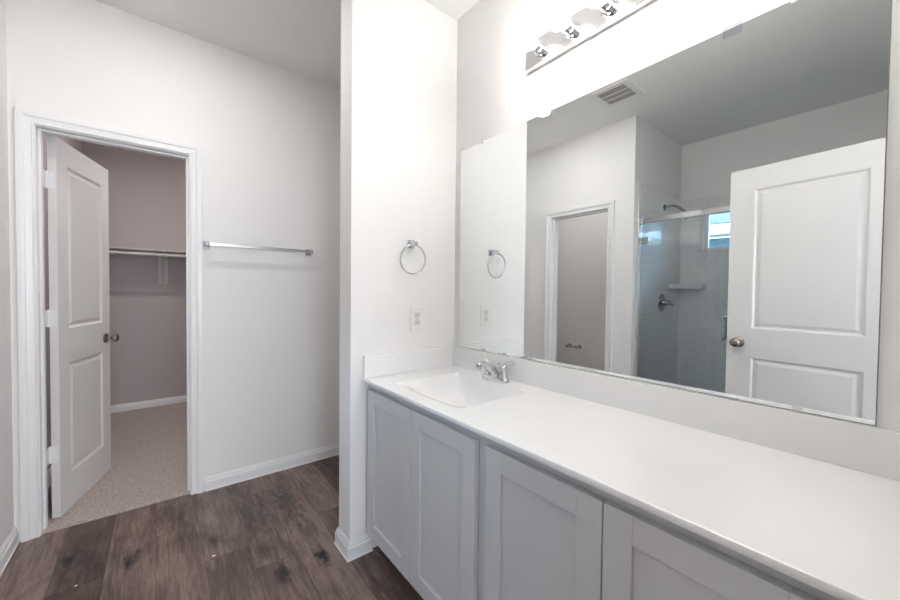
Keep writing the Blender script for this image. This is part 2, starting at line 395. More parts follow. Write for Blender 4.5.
# ------------------------------------------------------------------ door casings and jambs
def casing(name, to3d, a0, a1, top, label, w=CAS, t=0.018):
    """mitred profile round an opening; to3d(a, n, z) -> point, n out of the wall"""
    prof = [(0.004, 0), (0.004, 0.008), (0.010, 0.011), (0.014, 0.0085), (0.026, 0.010), (0.036, 0.0125), (0.040, 0.0165), (0.050, 0.018), (0.064, 0.018), (0.066, 0.015), (0.066, 0)]
    bm = bmesh.new(); st = []
    for (a, z, da, dz) in ((a0, 0.0, -1, 0), (a0, top, -1, 1), (a1, top, 1, 1), (a1, 0.0, 1, 0)):
        st.append([bm.verts.new(to3d(a + da * u, v + 0.0003, z + dz * u)) for u, v in prof])
    k = len(prof)
    for s in range(3):
        for i in range(k):
            bm.faces.new((st[s][i], st[s][(i + 1) % k], st[s + 1][(i + 1) % k], st[s + 1][i]))
    bm.faces.new(st[0][::-1]); bm.faces.new(st[-1])
    return tag(obj(name, bm, m_trim), label, 'door casing', kind='structure')

def jamb(name, conv, a0, a1, top, d0, d1, stop, label):
    """conv((a0,a1,d0,d1,z0,z1)) -> box; stop = (depth0, depth1)"""
    j = 0.0175; l = []
    l.append(conv(a0 - j, a0, d0, d1, 0, top + j)); l.append(conv(a1, a1 + j, d0, d1, 0, top + j)); l.append(conv(a0, a1, d0, d1, top, top + j))
    s = 0.011
    l.append(conv(a0, a0 + s, stop[0], stop[1], 0, top)); l.append(conv(a1 - s, a1, stop[0], stop[1], 0, top)); l.append(conv(a0 + s, a1 - s, stop[0], stop[1], top - s, top))
    return boxes(name, l, m_trim, label, 'door frame', bevel=0.0012, kind='structure')
casing('trim_2', lambda a, n, z: (a, D - n, z), OX0, OX1, CO_T, 'white moulded casing round the closet doorway')
casing('trim_3', lambda a, n, z: (LW + n, a, z), TO0, TO1, TO_T, 'white moulded casing round the toilet-room doorway')
casing('trim_4', lambda a, n, z: (a, D + T + n, z), OX0, OX1, CO_T, 'white casing round the closet doorway, closet side')
casing('trim_5', lambda a, n, z: (LW - T - n, a, z), TO0, TO1, TO_T, 'white casing round the toilet-room doorway, inner side')
jamb('trim_6', lambda a0, a1, d0, d1, z0, z1: (a0, a1, D + d0, D + d1, z0, z1), OX0, OX1, CO_T, 0.0, T, (0.035, 0.076), 'white jamb and stop lining the closet doorway')
jamb('trim_7', lambda a0, a1, d0, d1, z0, z1: (LW - d1, LW - d0, a0, a1, z0, z1), TO0, TO1, TO_T, 0.0, T, (0.035, 0.076), 'white jamb and stop lining the toilet-room doorway')
jamb('trim_8', lambda a0, a1, d0, d1, z0, z1: (a0, a1, BK - d1, BK - d0, z0, z1), BO0, BO1, BO_T, 0.0, T, (0.045, 0.08), 'white jamb lining the entry doorway')
# strike plate on the toilet-room jamb
t = empty('strike_plate', (LW - 0.055, TO1, 0.925), 'small dark strike plate on the toilet-room door jamb', 'strike plate')
boxes('plate', [(-0.022, 0.010, -0.0018, -0.0003, -0.030, 0.030)], m_nickel, parent=t)
boxes('latch_hole', [(-0.014, -0.003, -0.0026, -0.0019, -0.013, 0.013)], m_dark, parent=t)

# ------------------------------------------------------------------ panelled slabs
def slab(bm, w, h, th, panels, rings, sides=(0, 1)):
    """slab x 0..w, y -th..0, z 0..h; recessed panels (x0,x1,z0,z1) on faces y=-th (0) and y=0 (1);
    rings: (inset, depth) list"""
    xs = sorted({0, w, *[p[0] for p in panels], *[p[1] for p in panels]})
    zs = sorted({0, h, *[p[2] for p in panels], *[p[3] for p in panels]})
    for s in (0, 1):
        Y = -th if s == 0 else 0.0; sg = 1 if s == 0 else -1
        ps = panels if s in sides else []
        for i in range(len(xs) - 1):
            for j in range(len(zs) - 1):
                a, b, c, d = xs[i], xs[i + 1], zs[j], zs[j + 1]
                if any(p[0] <= a and b <= p[1] and p[2] <= c and d <= p[3] for p in ps): continue
                bm.faces.new([bm.verts.new(q) for q in ((a, Y, c), (b, Y, c), (b, Y, d), (a, Y, d))])
        for (a, b, c, d) in ps:
            prev = None
            for ins, dep in [(0, 0)] + list(rings):
                cur = [bm.verts.new(q) for q in ((a + ins, Y + sg * dep, c + ins), (b - ins, Y + sg * dep, c + ins), (b - ins, Y + sg * dep, d - ins), (a + ins, Y + sg * dep, d - ins))]
                if prev:
                    for k in range(4): bm.faces.new((prev[k], prev[(k + 1) % 4], cur[(k + 1) % 4], cur[k]))
                prev = cur
            bm.faces.new(prev)
    for (p, q, r_, s_) in (((0, -th, 0), (0, 0, 0), (0, 0, h), (0, -th, h)), ((w, -th, 0), (w, 0, 0), (w, 0, h), (w, -th, h)),
                       ((0, -th, 0), (w, -th, 0), (w, 0, 0), (0, 0, 0)), ((0, -th, h), (w, -th, h), (w, 0, h), (0, 0, h))):
        bm.faces.new([bm.verts.new(v) for v in (p, q, r_, s_)])
    bmesh.ops.remove_doubles(bm, verts=bm.verts, dist=1e-5)

RINGS = [(0.004, 0.0015), (0.011, 0.0085), (0.016, 0.0095), (0.021, 0.009), (0.036, 0.0035), (0.040, 0.003)]
def knob(parent, x, y, z, sgn):
    """round door knob with rose; axis along sgn*y"""
    bm = bmesh.new()
    lathe(bm, (x, y, z), (0, sgn, 0), [(0.0003, 0.032), (0.005, 0.032), (0.009, 0.027), (0.012, 0.013)], 28)
    rose = obj('rose', bm, m_nickel, None, smooth=True)
    bm = bmesh.new()
    lathe(bm, (x, y, z), (0, sgn, 0), [(0.010, 0.0115), (0.030, 0.0105), (0.036, 0.016), (0.042, 0.0235), (0.050, 0.0275), (0.058, 0.0272), (0.064, 0.023), (0.068, 0.015), (0.0695, 0.006)], 28)
    k = obj('door_knob', bm, m_nickel, parent, smooth=True)
    rose.parent = k
    return k

def panel_door(name, pin, theta, w, label, mirror=False, margin=0.098, zs=(0.195, 0.815, 1.005, 1.895), kz=0.915):
    """hinge pin at pin, slab runs along local +x; face y=-th towards the room when closed"""
    e = empty(name, (pin[0], pin[1], 0.0), label, 'door', kind='structure', rz=theta)
    h = 2.02; z0 = 0.016; th = 0.035
    bm = bmesh.new()
    slab(bm, w, h, th, [(margin, w - margin, zs[0], zs[1]), (margin, w - margin, zs[2], zs[3])], RINGS)
    bmesh.ops.translate(bm, verts=bm.verts, vec=(0.003, -0.004 if not mirror else th + 0.004, z0))
    obj('door_slab', bm, m_door, e)
    y_in = -0.004 - th if not mirror else 0.004
    y_out = -0.004 if not mirror else th + 0.004
    kx = w - 0.062
    knob(e, kx, y_in, kz, -1); knob(e, kx, y_out, kz, 1)
    ym = (y_in + y_out) / 2
    boxes('latch_plate', [(w + 0.0031, w + 0.0046, ym - 0.012, ym + 0.012, kz - 0.028, kz + 0.028)], m_nickel, parent=e, plabel='small nickel latch plate on the door edge')
    return e

# closet door: swings into the closet, hinged on the left jamb
TH = math.radians(74.6)
PIN = (-0.459, D + T + 0.008)
cd = panel_door('door_1', PIN, TH, 0.583, 'white two-panel closet door standing open, round nickel knob')
for hz in (0.358, 1.083, 1.808):
    hg = empty('hinge', (0, 0, hz), '', ''); del hg['label']; del hg['category']; hg.parent = cd
    bm = bmesh.new(); tube(bm, [(0, 0, -0.045), (0, 0, 0.045)], 0.0055, 12)
    obj('knuckle', bm, m_trim, hg, smooth=True)
    boxes('door_leaf', [(0.0008, 0.0028, -0.034, -0.003, -0.044, 0.044)], m_trim, parent=hg)
    # leaf on the jamb: bring into the door's frame
    c, s = math.cos(-TH), math.sin(-TH)
    bm = bmesh.new(); box(bm, -0.0052, -0.0030, -0.046, -0.006, -0.044, 0.044)
    for sz in (-0.03, 0.0, 0.03):
        lathe(bm, (-0.0030, -0.032, sz), (1, 0, 0), [(0, 0.0035), (0.0008, 0.003)], 8)
    bmesh.ops.rotate(bm, verts=bm.verts, cent=(0, 0, 0), matrix=Matrix.Rotation(-TH, 3, 'Z'))
    obj('jamb_leaf', bm, m_trim, hg)

# entry door: swings into the bathroom and stands in front of the shower
TH2 = math.radians(97.4)
ed = panel_door('door_2', (BO0 + 0.003, BK + 0.008), TH2, 0.735, 'white two-panel entry door open beside the shower, seen in the mirror', margin=0.128, zs=(0.195, 0.840, 1.020, 1.885), kz=0.945)

# ------------------------------------------------------------------ vanity cabinet
CX, CY0, CY1, CZ0, CZ1 = 0.775, BK + 0.001, W - 0.001, 0.10, 0.8195
cab = empty('vanity_cabinet', (CX + 0.25, (CY0 + CY1) / 2, 0), 'pale grey shaker vanity cabinet with four doors under the white countertop', 'cabinet')
off = cab.location
def CBX(*b): return (b[0] - off.x, b[1] - off.x, b[2] - off.y, b[3] - off.y, b[4], b[5])
boxes('body', [CBX(CX + 0.02, M - 0.002, CY0, CY0 + 0.016, CZ0, CZ1), CBX(CX + 0.02, M - 0.002, CY1 - 0.016, CY1, CZ0, CZ1), CBX(CX + 0.02, M - 0.002, CY0 + 0.016, CY1 - 0.016, CZ0, CZ0 + 0.016),
               CBX(M - 0.010, M - 0.002, CY0 + 0.016, CY1 - 0.016, CZ0 + 0.016, CZ1)], m_cab, parent=cab)
boxes('face_frame', [CBX(CX, CX + 0.019, CY0, CY1, CZ1 - 0.048, CZ1), CBX(CX, CX + 0.019, CY0, CY1, CZ0, CZ0 + 0.04),
                     CBX(CX, CX + 0.019, CY1 - 0.045, CY1, CZ0 + 0.04, CZ1 - 0.048), CBX(CX, CX + 0.019, 0.765, 0.82, CZ0 + 0.04, CZ1 - 0.048),
                     CBX(CX, CX + 0.019, CY0, CY0 + 0.05, CZ0 + 0.04, CZ1 - 0.048)], m_cab, parent=cab)
boxes('toe_kick', [CBX(CX + 0.075, CX + 0.09, CY0, CY1, 0.0, CZ0 - 0.0005)], m_kick, parent=cab)
DT = 0.02
for (ya, yb) in ((1.183, 1.553), (0.817, 1.180), (0.4055, 0.769), (0.040, 0.402)):
    w, h, fr = yb - ya, 0.678, 0.062
    dr = empty('cabinet_door', (CX - 0.0015 - off.x, yb - off.y, 0.112), '', ''); del dr['label']; del dr['category']; dr.parent = cab; dr.rotation_euler = (0, 0, -PI / 2)
    fbm = bmesh.new()
    box(fbm, 0, fr, -DT, 0, 0, h); box(fbm, w - fr, w, -DT, 0, 0, h); box(fbm, fr, w - fr, -DT, 0, 0, fr); box(fbm, fr, w - fr, -DT, 0, h - fr, h)
    obj('door_frame', fbm, m_cab, dr, bevel=0.0012)
    boxes('center_panel', [(fr + 0.0003, w - fr - 0.0003, -DT + 0.010, -0.003, fr + 0.0003, h - fr - 0.0003)], m_cab, parent=dr)

# ------------------------------------------------------------------ vanity top with integral basin
VX0, VX1, VY0, VY1, VZ0, VZ1 = 0.741, M - 0.0005, BK + 0.0005, W - 0.0005, 0.8205, 0.8375
top = empty('countertop', (1.0, 0.8, VZ0), 'glossy white cultured marble countertop with a built-in sink and splashes', 'countertop')
def vt(x, y, z): return (x - 1.0, y - 0.8, z - VZ0)
SX0, SX1, SYa, SYb, SD = 0.800, 1.177, 0.965, 1.414, 0.142
def basin(x, y):
    u = (y - (SYa + SYb) / 2) / ((SYb - SYa) / 2); fy = max(0, 1 - abs(u) ** 2.4)
    dx = min(1, (SX1 - x) / 0.028); fb = 1 - (1 - max(0, dx)) ** 1.6
    df = min(1, max(0, (x - SX0)) / 0.20); ff = df * df * (3 - 2 * df)
    return SD * min(1.0, fy) * fb * ff
n1, n2 = 44, 60
cols = [(VX0, VZ0 + 0.003), (VX0, VZ1 - 0.004), (VX0 + 0.0012, VZ1 - 0.0012), (VX0 + 0.004, VZ1), (VX0 + 0.006, VZ1)]
xs_ = [SX0 - 0.004] + [SX0 + (SX1 - SX0) * (i / n1) for i in range(n1)] + [SX1 - 0.010, SX1 - 0.007, SX1 - 0.003, SX1 - 0.0012, SX1, SX1 + 0.003, SX1 + 0.006, VX1]
cols += [(x, VZ1) for x in sorted(xs_)]
gy = sorted({VY0, VY1, SYa - 0.004, SYb + 0.004, *[SYa + (SYb - SYa) * (0.5 - 0.5 * math.cos(PI * j / n2)) for j in range(n2 + 1)]})
bm = bmesh.new(); g = []; gb = []
for ci, (x, z) in enumerate(cols):
    row = []; rb = []
    for y in gy:
        dd = basin(x, y) if SX0 < x < SX1 and SYa < y < SYb else 0
        row.append(bm.verts.new(vt(x, y, z - dd)))
        rb.append(bm.verts.new(vt(x + (0.002 if ci == 0 else 0.003 if ci < 3 else 0), y, min(VZ0, VZ1 - dd - 0.012))))
    g.append(row); gb.append(rb)
for i in range(len(cols) - 1):
    for j in range(len(gy) - 1):
        bm.faces.new((g[i][j], g[i + 1][j], g[i + 1][j + 1], g[i][j + 1]))
        bm.faces.new((gb[i][j], gb[i][j + 1], gb[i + 1][j + 1], gb[i + 1][j]))
    for j in (0, len(gy) - 1): bm.faces.new((g[i][j], g[i + 1][j], gb[i + 1][j], gb[i][j]))
for j in range(len(gy) - 1):
    for i in (0, len(cols) - 1): bm.faces.new((g[i][j], g[i][j + 1], gb[i][j + 1], gb[i][j]))
o = obj('slab', bm, m_marble, top, smooth=True)
def vb(*b): return (b[0] - 1.0, b[1] - 1.0, b[2] - 0.8, b[3] - 0.8, b[4] - VZ0, b[5] - VZ0)
boxes('backsplash', [vb(M - 0.020, M - 0.0005, VY0, W - 0.0005, VZ1, 0.944)], m_marble, parent=top, bevel=0.0012)
boxes('side_splash', [vb(0.745, M - 0.0205, W - 0.020, W - 0.0005, VZ1, 0.944)], m_marble, parent=top, bevel=0.0012)
dz = VZ1 - basin(1.09, 1.19)
bm = bmesh.new(); lathe(bm, vt(1.09, 1.19, dz - 0.001), (0, 0, 1), [(0, 0.022), (0.003, 0.022), (0.0045, 0.019), (0.003, 0.012), (0.006, 0.011), (0.007, 0.004)], 24)
obj('drain', bm, m_chrome, top, smooth=True)

# ------------------------------------------------------------------ faucet
FX, FY = 1.222, 1.19
fa = empty('faucet', (FX, FY, VZ1), 'chrome two-handle faucet behind the sink', 'faucet')
bm = bmesh.new()   # oblong base plate
pl = []
for (hh, s) in ((0.0003, 1.0), (0.010, 1.0), (0.016, 0.93), (0.020, 0.80)):
    ring = []
    for k in range(40):
        a = 2 * PI * k / 40; cy = 0.050 * (1 if math.sin(a) > 0 else -1)
        ring.append(bm.verts.new((0.027 * s * math.cos(a), cy + 0.031 * s * math.sin(a), hh)))
    pl.append(ring)
for i in range(3):
    for k in range(40): bm.faces.new((pl[i][k], pl[i][(k + 1) % 40], pl[i + 1][(k + 1) % 40], pl[i + 1][k]))
bm.faces.new(pl[0][::-1]); bm.faces.new(pl[-1])
obj('base', bm, m_chrome, fa, smooth=True)
bm = bmesh.new()
def lerp_path(ctrl, n=18):
    out = []
    for i in range(n + 1):
        t = i / n; k = t * (len(ctrl) - 1); a = min(int(k), len(ctrl) - 2); f = k - a
        p0 = Vector(ctrl[max(a - 1, 0)]); p1 = Vector(ctrl[a]); p2 = Vector(ctrl[a + 1]); p3 = Vector(ctrl[min(a + 2, len(ctrl) - 1)])
        out.append(0.5 * ((2 * p1) + (p2 - p0) * f + (2 * p0 - 5 * p1 + 4 * p2 - p3) * f * f + (3 * p1 - p0 - 3 * p2 + p3) * f ** 3))
    return out
path = lerp_path([(0.002, 0, 0.018), (-0.003, 0, 0.036), (-0.030, 0, 0.060), (-0.072, 0, 0.080), (-0.098, 0, 0.084), (-0.112, 0, 0.076)])
tube(bm, path, [0.0265 - 0.013 * min(1, i / 14) for i in range(len(path))], 20)
sp = obj('spout', bm, m_chrome, fa, smooth=True)
bm = bmesh.new(); lathe(bm, (-0.107, 0, 0.074), (-0.35, 0, -1), [(0, 0.0125), (0.010, 0.0130), (0.012, 0.010)], 20)
obj('aerator', bm, m_chrome, sp, smooth=True)
for s in (-1, 1):
    hd = None
    bm = bmesh.new()
    lathe(bm, (0, s * 0.052, 0.016), (0, 0, 1), [(0, 0.023), (0.006, 0.0225), (0.022, 0.018), (0.036, 0.014), (0.040, 0.0135), (0.044, 0.0155), (0.054, 0.0145), (0.060, 0.009), (0.062, 0.003)], 24)
    hd = obj('handle', bm, m_chrome, fa, smooth=True)
    bm = bmesh.new()
    lp = lerp_path([(0.0, s * 0.050, 0.066), (0.004, s * 0.062, 0.080), (0.006, s * 0.082, 0.090), (0.006, s * 0.108, 0.092)], 12)
    tube(bm, lp, [0.0070 + 0.0010 * math.sin(i / 12 * PI) for i in range(13)], 12)
    obj('lever', bm, m_chrome, hd, smooth=True)
bm = bmesh.new(); lathe(bm, (0.024, 0, 0.014), (0, 0, 1), [(0, 0.0022), (0.055, 0.0022), (0.056, 0.005), (0.062, 0.0055), (0.064, 0.002)], 12)
obj('lift_rod', bm, m_chrome, fa, smooth=True)

# ------------------------------------------------------------------ mirror
MY0, MY1, MZ0, MZ1 = 0.040, 1.536, 0.9472, 2.012
mr = empty('wall_mirror', (M, (MY0 + MY1) / 2, MZ0), 'large frameless rectangular mirror above the vanity', 'mirror')
my = (MY0 + MY1) / 2
boxes('glass', [(-0.0060, -0.0021, MY0 - my, MY1 - my, 0, MZ1 - MZ0)], m_mirror, parent=mr)
boxes('glass_backing', [(-0.0020, -0.0004, MY0 - my - 0.0022, MY1 - my + 0.0022, -0.0022, MZ1 - MZ0 + 0.0022)], m_medge, parent=mr)  # dark lip draws the mirror edge and paints the gap's reflection below it
for y in (1.37, 0.967, 0.332, 0.197):
    big = y == 0.332
    hgt, wd = (0.022, 0.022) if big else (0.008, 0.011)
    boxes('mirror_clip', [(-0.0085, -0.0062, y - my - wd, y - my + wd, MZ1 - MZ0 - hgt, MZ1 - MZ0 + 0.006), (-0.0062, -0.0004, y - my - wd, y - my + wd, MZ1 - MZ0 + 0.0025, MZ1 - MZ0 + 0.006)],
          m_clip if big else m_plastic, parent=mr, plabel='clear plastic clip' if big else 'white plastic clip')
for y in (1.344, 1.199, 0.171):
    boxes('mirror_clip', [(-0.0085, -0.0062, y - my - 0.010, y - my + 0.010, 0.0, 0.009)], m_steel, parent=mr, plabel='small metal clip')

# ------------------------------------------------------------------ vanity light
LY0, LY1, LZ0, LZ1 = 0.162, 1.080, 2.222, 2.336
vl = empty('vanity_light', (M, (LY0 + LY1) / 2, LZ0), 'chrome bar light with round glowing bulbs above the mirror', 'light fixture')
ly = (LY0 + LY1) / 2; lh = LZ1 - LZ0
bm = bmesh.new(); box(bm, -0.026, -0.0004, LY0 - ly, LY1 - ly, 0, lh, 0.004)
obj('backplate', bm, mat('polished_plate', (0.80, 0.80, 0.81), 0.12, 1.0), vl)
for k in range(6):  # unseen bulbs at the near end are added to light the counter's right
    y = 0.995 - 0.150 * k - ly
    bm = bmesh.new(); z = lh * 0.5
    lathe(bm, (-0.0262, y, z), (-1, 0, 0), [(0, 0.030), (0.003, 0.030), (0.005, 0.0215), (0.014, 0.0215), (0.015, 0.0235), (0.019, 0.0235), (0.020, 0.0215), (0.029, 0.0215), (0.030, 0.0235), (0.034, 0.0235), (0.036, 0.021), (0.042, 0.018)], 28)
    so = obj('socket', bm, m_chrome, vl, smooth=True)
    bm = bmesh.new()
    prof = [(0.0425, 0.013), (0.048, 0.015)] + [(0.048 + 0.042 - 0.040 * math.cos(a), 0.040 * math.sin(a)) for a in [0.5 + (PI - 0.5) * q / 14 for q in range(15)]]
    lathe(bm, (-0.0262, y, z), (-1, 0, 0), prof, 28)
    obj('bulb', bm, m_bulb, vl, smooth=True)

# ------------------------------------------------------------------ towel ring
tr = empty('towel_ring', (1.002, W, 1.485), 'round chrome towel ring on the wing wall above the outlet', 'towel ring')
bm = bmesh.new(); box(bm, -0.021, 0.021, -0.008, -0.0003, -0.021, 0.021, 0.002); obj('wall_plate', bm, m_chrome, tr)
bm = bmesh.new(); box(bm, -0.011, 0.011, -0.052, -0.0085, -0.012, 0.010, 0.002); obj('post', bm, m_chrome, tr)
bm = bmesh.new(); R = 0.0725
tube(bm, [(R * math.sin(2 * PI * k / 56) - 0.010, -0.047 + 0.012 * (1 - math.cos(2 * PI * k / 56)) * 0.5, -0.007 - R + R * math.cos(2 * PI * k / 56)) for k in range(56)], 0.0042, 12, closed=True)
obj('ring', bm, m_chrome, tr, smooth=True)

# ------------------------------------------------------------------ outlet
ol = empty('power_outlet', (1.044, W, 1.105), 'white duplex outlet on the wing wall below the towel ring', 'outlet')
bm = bmesh.new(); box(bm, -0.0375, 0.0375, -0.006, -0.0003, -0.060, 0.060, 0.002); obj('cover_plate', bm, m_plastic, ol)
for s in (-1, 1):
    bm = bmesh.new(); box(bm, -0.017, 0.017, -0.0078, -0.0062, s * 0.0195 - 0.014, s * 0.0195 + 0.014, 0.0006)
    rc = obj('receptacle', bm, mat('receptacle_plastic', (0.72, 0.71, 0.69), 0.4), ol)
    boxes('slot', [(-0.0075, -0.005, -0.0083, -0.0079, s * 0.0195 - 0.004, s * 0.0195 + 0.006), (0.005, 0.0075, -0.0083, -0.0079, s * 0.0195 - 0.004, s * 0.0195 + 0.006), (-0.002, 0.002, -0.0083, -0.0079, s * 0.0195 - 0.010, s * 0.0195 - 0.006)], m_slot, parent=rc, plabel='grey slots')
bm = bmesh.new(); lathe(bm, (0, -0.0061, 0), (0, -1, 0), [(0, 0.0035), (0.001, 0.003)], 10); obj('screw', bm, m_steel, ol)

# ------------------------------------------------------------------ towel bar
tb = empty('towel_bar', (0.5275, D, 1.516), 'chrome towel bar on the wall right of the closet doorway', 'towel bar')
for s in (-1, 1):
    bm = bmesh.new(); box(bm, s * 0.3045 - 0.019, s * 0.3045 + 0.019, -0.008, -0.0003, -0.022, 0.022, 0.002)
    mp = obj('mount', bm, m_mount, tb)
    bm = bmesh.new(); box(bm, s * 0.3045 - 0.013, s * 0.3045 + 0.013, -0.080, -0.0085, -0.014, 0.014, 0.008); obj('post', bm, m_mount, mp)
bm = bmesh.new(); box(bm, -0.292, 0.292, -0.073, -0.057, -0.009, 0.009, 0.0015); obj('bar', bm, m_steel, tb)

# ------------------------------------------------------------------ ceiling vent
vn = empty('ceiling_vent', (0.115 - 0.0, 1.40, H), 'white ceiling vent grille with three rows of slats, seen in the mirror', 'vent')
vn.location.x = 2 * M - 2.708
fo, fi = 0.150, 0.108
boxes('frame', [(-fo, fo, -fo, -fi, -0.010, -0.0003), (-fo, fo, fi, fo, -0.010, -0.0003), (-fo, -fi, -fi, fi, -0.010, -0.0003), (fi, fo, -fi, fi, -0.010, -0.0003),
                (-0.036, -0.030, -fi, fi, -0.0095, -0.003), (0.030, 0.036, -fi, fi, -0.0095, -0.003)], m_plastic, parent=vn, bevel=0.0015)
boxes('gap_shade', [(-fi, fi, -fi, fi, -0.0018, -0.0004)], m_gap_shade, parent=vn)  # thin black sheet paints the shade between the slats
for k in range(15):
    y = -fi + (k + 0.5) * 2 * fi / 15
    bm = bmesh.new(); box(bm, -fi, fi, -0.0021, 0.0021, -0.0016, 0.0016)
    bmesh.ops.rotate(bm, verts=bm.verts, cent=(0, 0, 0), matrix=Matrix.Rotation(0.15, 3, 'X'))
    bmesh.ops.translate(bm, verts=bm.verts, vec=(0, y, -0.0062))
    obj('slat', bm, m_plastic, vn)

# ------------------------------------------------------------------ recessed ceiling light and closet light
def downlight(name, x, y, z, r, m, label):
    e = empty(name, (x, y, z), label, 'ceiling light')
    bm = bmesh.new(); lathe(bm, (0, 0, -0.0003), (0, 0, -1), [(0, r + 0.03), (0.004, r + 0.029), (0.007, r + 0.022), (0.0075, r + 0.004), (0.003, r + 0.002)], 40); obj('trim_ring', bm, m_plastic, e, smooth=True)
    bm = bmesh.new(); lathe(bm, (0, 0, -0.0078), (0, 0, -1), [(0, r), (0.0012, r)], 32); obj('lens', bm, m, e)
    return e
downlight('recessed_light', 0.078, 1.925, H, 0.05, m_can, 'small round recessed ceiling light in front of the closet doorway')
downlight('closet_light', 0.30, 3.65, H, 0.055, m_cglow, 'round ceiling light inside the closet')

# ------------------------------------------------------------------ closet shelf, rod and bracket
SZ = 1.617
boxes('closet_shelf', [(LW + 0.001, CR - 0.001, CB - 0.31, CB - 0.001, SZ, SZ + 0.012)], m_wire, 'long white closet shelf on the back wall', 'shelf')
bm = bmesh.new(); tube(bm, [(LW + 0.002, CB - 0.308, SZ - 0.040), (CR - 0.002, CB - 0.308, SZ - 0.040)], 0.0145, 16)
tag(obj('closet_rod', bm, m_wire, smooth=True), 'white round hanging rod under the closet shelf', 'closet rod')
bk = empty('shelf_bracket', (0.028, CB, SZ), 'white bracket holding the closet shelf and rod', 'bracket')
boxes('mounting_plate', [(-0.042, 0.042, -0.018, -0.0005, -0.33, -0.0005)], m_wire, parent=bk, bevel=0.002)
bm = bmesh.new(); box(bm, -0.010, 0.010, -0.305, -0.019, -0.012, -0.0005); obj('arm', bm, m_wire, bk)
bm = bmesh.new(); tube(bm, lerp_path([(0, -0.019, -0.30), (0, -0.10, -0.20), (0, -0.20, -0.09), (0, -0.285, -0.030)], 10), 0.008, 8); obj('brace', bm, m_wire, bk, smooth=True)
bm = bmesh.new(); tube(bm, [(0, -0.308 + 0.0205 * math.cos(a), -0.040 + 0.0205 * math.sin(a)) for a in [PI * 0.9 + PI * 1.2 * k / 14 for k in range(15)]], 0.0055, 8); obj('rod_hook', bm, m_wire, bk, smooth=True)

# ------------------------------------------------------------------ shower
GX = -0.655
boxes('shower_pan', [(SX + tt + 0.001, GX - 0.045, BK + tt + 0.001, SY - tt - 0.001, 0.0003, 0.03)], m_plastic, 'white shower floor pan behind the glass', 'shower pan', bevel=0.004)
boxes('shower_curb', [(GX - 0.044, GX + 0.05, BK + tt + 0.001, SY - tt - 0.001, 0.0003, 0.10)], m_plastic, 'white raised curb under the shower glass', 'shower curb', bevel=0.006)
hr = empty('shower_header_rail', (GX, 0.7, 1.87), 'polished metal header rail across the top of the shower glass', 'rail')
bm = bmesh.new(); box(bm, -0.018, 0.018, BK + tt + 0.03 - 0.7, SY - tt - 0.03 - 0.7, -0.022, 0.022, 0.003); obj('rail', bm, m_chrome, hr)
for yy, s in ((SY - tt - 0.0005, -1), (BK + tt + 0.0005, 1)):
    bm = bmesh.new(); a, b = sorted((yy - 0.7, yy - 0.7 + s * 0.029)); box(bm, -0.024, 0.024, a, b, -0.028, 0.028, 0.002); obj('end_cap', bm, m_steel, hr)
gd = empty('shower_glass_door', (GX, 1.44, 0.10), 'clear glass shower door with a vertical chrome pull handle', 'shower door')
boxes('glass_panel', [(-0.005, 0.005, 0.785 - 1.44, -0.004, 0.012, 1.745)], m_glass, parent=gd)
hpull = empty('pull_handle', (0, 0.83 - 1.44, 0.90), '', ''); del hpull['label']; del hpull['category']; hpull.parent = gd
for s in (1, -1):
    bm = bmesh.new(); tube(bm, lerp_path([(s * 0.0055, 0, -0.075), (s * 0.035, 0, -0.080), (s * 0.045, 0, -0.068), (s * 0.045, 0, 0.0), (s * 0.045, 0, 0.068), (s * 0.035, 0, 0.080), (s * 0.0055, 0, 0.075)], 30), 0.009, 12)
    obj('grip', bm, m_chrome, hpull, smooth=True)
for hz in (0.32, 1.60):
    bm = bmesh.new(); box(bm, 0.0055, 0.018, -0.066, 0.008, hz - 0.028, hz + 0.028, 0.003); box(bm, -0.018, -0.0055, -0.066, 0.008, hz - 0.028, hz + 0.028, 0.003)
    obj('glass_hinge', bm, m_chrome, gd)
boxes('shower_glass_panel', [(GX - 0.005, GX + 0.005, BK + tt + 0.003, 0.780, 0.1005, 1.846)], m_glass, 'fixed clear glass panel of the shower behind the entry door', 'glass panel')

sh = empty('showerhead', (SX + 0.402, SY - tt, 2.065), 'chrome shower head on a bent arm high on the tiled wall', 'shower head')
sh.location.x = 2 * M - 3.743
bm = bmesh.new(); lathe(bm, (0, -0.0003, 0), (0, -1, 0), [(0, 0.030), (0.004, 0.029), (0.009, 0.016), (0.012, 0.011)], 24); obj('flange', bm, m_chrome2, sh, smooth=True)
bm = bmesh.new(); tube(bm, lerp_path([(0, -0.010, 0), (0, -0.07, 0.004), (0, -0.12, -0.02), (0, -0.16, -0.06)], 16), 0.0105, 12); obj('arm', bm, m_chrome2, sh, smooth=True)
bm = bmesh.new(); lathe(bm, (0, -0.158, -0.058), (0, -0.62, -0.78), [(0, 0.013), (0.016, 0.016), (0.022, 0.013), (0.035, 0.022), (0.055, 0.040), (0.068, 0.044), (0.072, 0.042), (0.073, 0.036)], 28); obj('head', bm, m_chrome2, sh, smooth=True)

